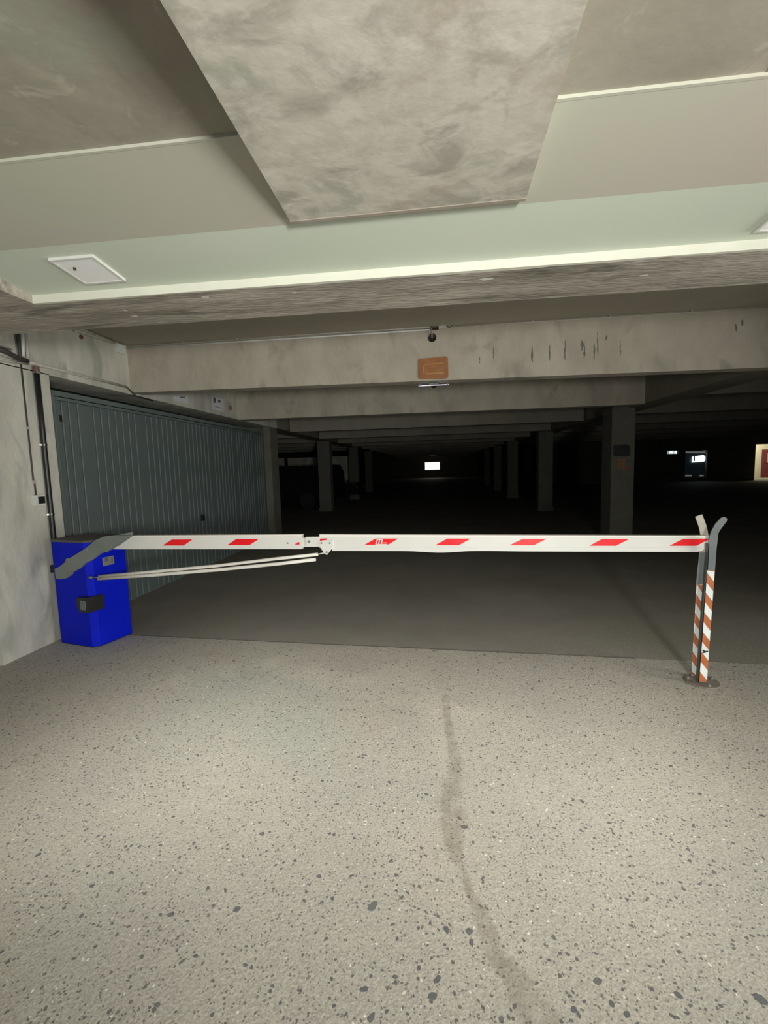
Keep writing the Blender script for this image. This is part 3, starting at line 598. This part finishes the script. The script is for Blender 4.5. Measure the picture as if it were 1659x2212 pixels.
# papers on the lintel
def paper(pts, label, marks):
    root = empty('notice', tuple(wp(*pts[0])), label, 'paper notice'); under(link('sheet', prism([wp(*p, .002) for p in pts], (.003, 0, 0)), PAPER), root)
    for m_ in marks: under(link('print', prism([wp(*p, .006) for p in m_], (.001, 0, 0)), INK), root)
paper([(377, 855.5), (405, 855), (406.5, 872), (377, 866)], 'white paper notice on the lintel, nearer the camera and partly hidden by the beam', [[(388, 857), (400, 857), (400, 859), (388, 859)]])
paper([(459, 857), (482, 862), (483, 891), (459, 884)], 'white paper notice with small dark picture, just before the second beam', [[(460.5, 858), (465.5, 859), (466, 870), (461, 870)], [(471, 863), (476, 864), (476, 870), (471, 869)], [(463, 877), (478, 881), (478, 882), (463, 878)]])
tag(link('lintel_box', tube([wp(496.5, 881, 0), wp(496.5, 881, .012)], .045, 9), RUST), 'small rusty brown spot plate right of the picture notice', 'plate')

# ------------------------------------------------------------------ barrier cabinet
bl, bc, br_ = Vector((-3.345, 3.60, 0)), Vector((-2.955, 3.50, 0)), None
ang = math.atan2(bc.y-bl.y, bc.x-bl.x)
cab = empty('barrier_cabinet', (bl.x, bl.y, 0), 'blue steel barrier cabinet standing at the foot of the left wall', 'cabinet', rz=ang)
Wd, Dp, Hc, ch = .435, .36, .945, .045
prof = [(0, 0), (Wd-ch, 0), (Wd, ch), (Wd, Dp), (0, Dp)]
link('housing', prism([(x, y, .012) for x, y in prof], (0, 0, Hc-.03)), BLUE, cab, bev=.004)
link('lid', prism([(x+(-.006 if x == 0 else .006), y+(-.006 if y <= 0 else .006), Hc-.018) for x, y in prof], (0, 0, .02)), BLUETOP, cab, bev=.004)
link('plinth', prism([(x*.98+.004, y*.98+.004, 0) for x, y in prof], (0, 0, .014)), BLACKP, cab)
def loc(p): # world -> cabinet local
    return cab_inv @ Vector(p)
cab_inv = (Matrix.Translation(cab.location) @ Matrix.Rotation(ang, 4, 'Z')).inverted()
# lock housing on the corner
link('lock_plate', B(Wd-.165, Wd-.02, -.018, 0, .345, .445), BLACKP, cab, bev=.012)
lk = link('lock_cover', B(Wd-.10, Wd+.015, -.05, .10, .335, .465), BLACKP, cab, bev=.015)
link('key_slot', B(Wd-.07, Wd-.01, -.056, -.05, .36, .44), STEEL2, lk, bev=.002)
# type plate on the side facing the lane
tp = link('type_plate', B(Wd, Wd+.003, .13, .24, .70, .775), GALV, cab, bev=.001)
link('plate_print', B(Wd+.003, Wd+.004, .15, .185, .735, .77), INK, tp)
for k in range(3): link('plate_print', B(Wd+.003, Wd+.004, .195, .23, .725+k*.015, .731+k*.015), INK, tp)
link('drive_shaft', tube([(Wd-.12, .02, .78), (Wd-.12, -.09, .78)], .03, 12), GALV, cab, smooth=True)

# ------------------------------------------------------------------ barrier arm
ARX, ARY = 1.775, 3.11
slope = math.tan(math.radians(-4.63))
L0 = Vector((-2.66, 3.11+(-2.66-1.775)*slope, 0))
def on_arm(px, py, off=0.):
    """point on the vertical front plane of the arm, moved off towards the viewer"""
    d = fwd*FPX + RT*(px-W/2) - UP*(py-H/2)
    n = Vector((-slope, 1, 0)); n.normalize(); k = n.dot(Vector((ARX, ARY, 0))) - off
    t = k/n.dot(d); return Vector((0, 0, CAMZ))+d*t
arm = empty('boom_barrier', tuple(on_arm(245, 1172)), 'white folding barrier boom with red slanted stripes and grey lever, across the lane', 'barrier')
arv = Vector((1, slope, 0)).normalized(); nb = Vector((-slope, 1, 0)).normalized()
def apart(name, pts, m, off, depth, bev=0, smooth=False, root=arm):
    return under(link(name, prism([on_arm(*p, off) for p in pts], nb*depth), m, bev=bev, smooth=smooth), root)
# section one: front skin, sloping top edge, end
apart('short_section', [(245, 1184.5), (284, 1160.5), (652, 1159), (652, 1184.5)], WHITE, 0, .045, bev=.002)
apart('top_trim', [(279, 1163), (288, 1157), (652, 1154.5), (652, 1160)], WHITE2, -.006, .034, bev=.003)
apart('lower_lip', [(244, 1186.5), (248, 1183), (652, 1182.5), (652, 1186)], WHITE, .003, .05, bev=.001)
# section two
s2 = [(690, 1160), (1530, 1161), (1530.5, 1176), (1527, 1182), (1518, 1184), (690, 1183)]
apart('long_section', s2, WHITE, 0, .05, bev=.002)
apart('top_trim', [(690, 1154.5), (1530, 1157.5), (1531, 1162), (690, 1161)], WHITE2, -.006, .038, bev=.003)
lowp = [(716, 1182)]+[(x, 1182+.001*(x-716)) for x in range(760, 1520, 40)]+[(1526, 1182), (1516, 1190), (1505, 1192.5)]
up_ = []
for x in range(1490, 716, -14):
    yb2 = 1190+2.4*(x-716)/774; yb2 += 3.2*math.exp(-((x-950)/42)**2)-.8*math.exp(-((x-1045)/50)**2)
    up_.append((x, yb2))
apart('soft_bottom_edge', lowp+up_+[(718, 1190)], WHITE, .004, .04, bev=0)
# hinge between the sections
apart('hinge_tongue', [(643, 1162), (694, 1162), (694, 1180.5), (643, 1182)], WHITE, -.012, .022, bev=.002)
hp = apart('hinge_knuckle', [(660+0*1, 1160), (690, 1159.5), (690, 1181), (663, 1181), (659.5, 1176), (659, 1166)], WHITE, .004, .014, bev=.002)
apart('bracket_plate', [(690, 1169), (700, 1167), (718, 1168), (718, 1184), (706, 1199), (701, 1196), (690, 1180)], WHITE, .012, .010, bev=.002)
def bolt(px, py, r, off, name='bolt', m=GALV): 
    p = on_arm(px, py, off); under(link(name, tube([p, p-nb*.006], r, 10), m), arm)
bolt(668, 1170, .011, .004); bolt(622, 1173, .006, 0); bolt(695, 1173, .007, .012); bolt(713, 1173, .007, .012); bolt(706, 1193, .009, .012)
# red film stripes
def film(pts, m=RED, name='red_stripe', off=.0012): return apart(name, pts, m, off, .0012)
film([(351, 1178.5), (397, 1178.5), (416, 1165), (371, 1165.5)]); film([(490.5, 1178), (539, 1177.5), (560, 1164), (510, 1164.5)])
for q in ([(787, 1177), (838, 1177), (860, 1163.5), (811, 1163.5)], [(940, 1178), (991, 1178), (1017, 1163.5), (966, 1163.5)], [(1100.5, 1178), (1153, 1178), (1181, 1164), (1129, 1164)], [(1273.5, 1179), (1331, 1179), (1359, 1164.5), (1301, 1164)], [(1446.5, 1179), (1505, 1179), (1530.5, 1165.5), (1530, 1163.5), (1476, 1164)]): film(q)
film([(691, 1163.5), (708, 1163), (703, 1167.5), (691, 1168.5)]); film([(637, 1176.5), (639, 1174), (642, 1174), (642, 1171.5), (647, 1171.5), (647, 1176.5)], name='red_mark')
# white maker's mark on the first long stripe: a bold m and a line of tiny print
for q in ([(810.5, 1175.5), (814, 1164.5), (827, 1164.5), (826.6, 1166.3), (816, 1166.3), (813, 1175.5)], [(816.6, 1175), (819, 1166.3), (821, 1166.3), (819, 1175)], [(822.2, 1175), (824.6, 1166.3), (827, 1166.3), (825, 1175)]): film(q, TWHITE, 'maker_mark', .0024)
film([(812, 1176.6), (836, 1176.6), (838, 1175.4), (812, 1175.4)], TWHITE, 'maker_mark', .0024)
for k in range(4): film([(827+k*2.4, 1173.8), (828.7+k*2.4, 1173.8), (829.2+k*2.4, 1172), (827.4+k*2.4, 1172)], TWHITE, 'maker_mark', .0024)

# crank lever holding the arm
OFF = .13
pts2 = [(119, 1240), (121, 1250), (130, 1251.5), (141, 1250), (152, 1243), (155, 1237), (172, 1228), (182, 1218), (196, 1211), (206, 1204), (217, 1196), (232, 1191), (242, 1186), (250, 1178), (270, 1166), (279, 1157.5), (250, 1156), (225, 1159), (207, 1166), (190, 1180), (176, 1190), (150, 1206), (130, 1223), (118, 1229)]
lv = under(link('crank_lever', prism([on_arm(x, y, OFF) for x, y in pts2], nb*.022), STEEL, bev=.003), arm); lv['label'] = 'grey steel crank lever crossing in front of the cabinet'
under(link('mounting_block', prism([on_arm(x, y, OFF-.024) for x, y in ((236, 1184), (262, 1164), (262, 1154), (236, 1158))], nb*(OFF+.0)), STEEL, bev=.003), lv)
for px, py in ((189, 1188), (212, 1188), (241, 1180), (233, 1192), (152, 1229)):
    p = on_arm(px, py, OFF); under(link('bolt', tube([p, p-nb*.005], .0045, 8), GALV), lv)
# strut: twin white tubes under the short section
def uptube(name, px, r, off, m=TUBEW): under(link(name, tube([on_arm(x, y, off) for x, y in px], r, 12), m, smooth=True), arm)
uptube('upper_tube', [(214, 1245.2), (330, 1235), (470, 1222), (600, 1206.5), (687, 1197.5)], .0125, .0)
uptube('lower_tube', [(212, 1250.5), (330, 1242.5), (470, 1231), (600, 1218), (682, 1208.5)], .0135, .004)
uptube('rod', [(686, 1197.5), (706, 1193)], .005, .0, WHITE)
uptube('rod', [(200, 1247), (214, 1247.3)], .0045, .002, GALV)
p = on_arm(196, 1247.5, .002); bm = bmesh.new(); bmesh.ops.create_uvsphere(bm, u_segments=14, v_segments=8, radius=.016, matrix=Matrix.Translation(p) @ Matrix.Diagonal((1.3, 1, .8, 1))); under(link('ball_joint', bm, STEEL2, smooth=True), arm)

# ------------------------------------------------------------------ rest post on the right
pb_ = Vector((1.745, 3.125, 0))
po = empty('rest_post', tuple(pb_), 'steel rest post with orange and white striped faces holding the tip of the arm', 'post')
YN, YF_ = 3.055, 3.168      # planes of the near and the far upright
def onp(px, py, y): return at(px, py, 1, y)
def upright(name, left, right, y, m, t=.006):
    """flat bar whose left and right edges follow the pixel lists, thickness t"""
    return under(link(name, prism([onp(*p, y) for p in left]+[onp(*p, y) for p in right[::-1]], (0, t, 0)), m, bev=.0015), po)
# near upright, fork prong leaning right
upright('near_upright', [(1509, 1474), (1527.5, 1232), (1529.5, 1190), (1533, 1158), (1537, 1147), (1546, 1131), (1556, 1120), (1560, 1117.5), (1564, 1117)], [(1526.5, 1474.5), (1544.5, 1232), (1547.5, 1190), (1552, 1152), (1555, 1146), (1563, 1135), (1570, 1126), (1571, 1121), (1568, 1117.5)], YN, STEEL2)
# far upright, prong leaning left
upright('far_upright', [(1493, 1466), (1505, 1262), (1508, 1230), (1511, 1196), (1514, 1160), (1511, 1142), (1502, 1116)], [(1512, 1466), (1523, 1262), (1526, 1230), (1528, 1196), (1530.5, 1158), (1527, 1138), (1517, 1111)], YF_, LBEIGE)
# web joining them (left leg of the near angle), seen as the dark strip
wx0 = onp(1510.5, 1470, YN).x
under(link('web', prism([onp(1509, 1474, YN), onp(1527.5, 1232, YN), onp(1529.5, 1190, YN), onp(1531, 1175, YN), onp(1531, 1175, YN)+Vector((0, .034, 0)), onp(1509, 1474, YN)+Vector((0, .034, 0))], (.005, 0, 0)), STEEL2), po)
under(link('grey_wrap', prism([onp(*p, YF_-.004) for p in ((1503.5, 1262), (1507, 1228), (1511, 1194), (1528, 1194), (1523, 1262))], (0, .003, 0)), STEEL2), po)
under(link('base_plate', (lambda bm: (bmesh.ops.create_cone(bm, cap_ends=True, segments=20, radius1=.105, radius2=.10, depth=.008, matrix=Matrix.Translation((1.765, 3.10, .009))), bm)[-1])(bmesh.new()), M('rusty_base_plate', (.16, .14, .12), .8, var=(.22, .19, .15), scale=20)), po)
for a in (20, 160, 270):
    x, y = 1.765+.08*math.cos(math.radians(a)), 3.10+.08*math.sin(math.radians(a)); under(link('anchor_bolt', tube([(x, y, .01), (x, y, .028)], .009, 6), GALV), po)
# slanted tape: stripes as separate film pieces clipped to the bars
def bars(edgeL, edgeR, y, first, n, h, sk, names):
    (xl0, yl0), (xl1, yl1) = edgeL; (xr0, yr0), (xr1, yr1) = edgeR
    def lx(yy): return xl0+(xl1-xl0)*(yy-yl0)/(yl1-yl0)
    def rx(yy): return xr0+(xr1-xr0)*(yy-yr0)/(yr1-yr0)
    yy = first
    for i in range(n):
        t, b = yy, yy+h; tl, bl_, tr, br2 = t, b, t+sk, b+sk
        tl, bl_ = max(tl, yl0), max(min(bl_, yl1), yl0); tr, br2 = max(tr, yr0), max(min(br2, yr1), yr0)
        tl = min(tl, yl1); tr = min(tr, yr1)
        m, nm = ((ORANGE, 'orange_band'), (TWHITE, 'white_band'))[i % 2]
        pts = [onp(lx(tl), tl, y), onp(rx(tr), tr, y), onp(rx(br2), br2, y), onp(lx(bl_), bl_, y)]
        clean = [p for k, p in enumerate(pts) if (p-pts[k-1]).length > 1e-4]
        if len(clean) > 2: under(link(nm, prism(clean, (0, .0012, 0)), m), po)
        yy += h
bars(((1528, 1232), (1510.5, 1473)), ((1544, 1232), (1527, 1473)), YN-.0014, 1216-21.5, 13, 21.35, 19, 0)
bars(((1505, 1262), (1493.5, 1455)), ((1522.5, 1262), (1512, 1466)), YF_-.0016, 1240.5, 11, 20.9, 26, 0)
# wing screw
p = onp(1519, 1405, YN-.003); under(link('wing_screw', tube([p, p+Vector((0, -.02, 0))], .005, 8), BLACKP), po)
under(link('wing', prism([p+Vector((-.016, -.02, -.006)), p+Vector((.014, -.02, .008)), p+Vector((.02, -.02, .002)), p+Vector((-.01, -.02, -.009))], (0, -.004, 0)), BLACKP), po)

# ------------------------------------------------------------------ parked cars in the dark
def car(x, y, rz, L_, Wc, Hh, label, van=False):
    root = empty('car', (x, y, 0), label, 'car', 'cars parked in the dark on the left', rz=rz)
    if van: side = [(-L_/2, .3), (-L_/2, .95), (-L_/2+.35, 1.15), (-L_/2+.95, Hh), (L_/2-.15, Hh), (L_/2, Hh-.3), (L_/2, .3)]
    else: side = [(-L_/2, .3), (-L_/2, .68), (-L_/2+.25, .82), (-L_/2+1.15, .95), (-L_/2+1.75, Hh), (L_/2-.9, Hh), (L_/2-.2, .98), (L_/2, .9), (L_/2, .3)]
    link('body', prism([(sx, -Wc/2, sz) for sx, sz in side], (0, Wc, 0)), CAR, root, bev=.06)
    a = side[3] if not van else side[2]; b = side[4] if not van else side[3]
    ws = prism([(a[0]-.012, -Wc/2+.12, a[1]+.05), (b[0]-.03, -Wc/2+.2, b[1]-.08), (b[0]-.03, Wc/2-.2, b[1]-.08), (a[0]-.012, Wc/2-.12, a[1]+.05)], (-.01, 0, .01)); link('windscreen', ws, GLASS, root)
    for s in (-1, 1):
        link('side_window', prism([(b[0]+.15, s*Wc/2, b[1]-.42), (b[0]+.2, s*Wc/2, b[1]-.12), (L_/2-1.0, s*Wc/2, b[1]-.12), (L_/2-.8, s*Wc/2, b[1]-.42)], (0, s*.01, 0)), GLASS, root)
        link('headlight', B(-L_/2-.012, -L_/2+.03, s*Wc/2-s*.12-.14, s*Wc/2-s*.12+.08, .56, .68), LAMPG, root, bev=.01)
        for wx in (-L_/2+.8, L_/2-.8):
            wh = link('wheel', tube([(wx, s*(Wc/2-.18), .31), (wx, s*(Wc/2+.01), .31)], .31, 20), TYRE, root); link('hub', tube([(wx, s*(Wc/2+.01), .31), (wx, s*(Wc/2+.02), .31)], .18, 12), TYRE, wh)
    return root
car(-5.9, 17.2, math.radians(-8), 4.6, 1.85, 1.62, 'tall dark van left of the nearest left hand column', True)
car(-5.35, 20.6, math.radians(180-4), 4.2, 1.75, 1.42, 'low dark car right of the nearest left hand column')
# pale bay partitions behind the cars
for x, y, wd, lb in ((-8.6, 24, 1.2, 'leftmost'), (-7.0, 24, 1.6, 'middle'), (-5.1, 24, 1.5, 'rightmost')):
    tag(link('partition', B(x-wd/2, x+wd/2, y, y+.1, 0, 2.1), WALLC, bev=.01), lb+' of the faint pale partitions behind the parked cars', 'partition', 'partitions behind the parked cars', kind='structure')
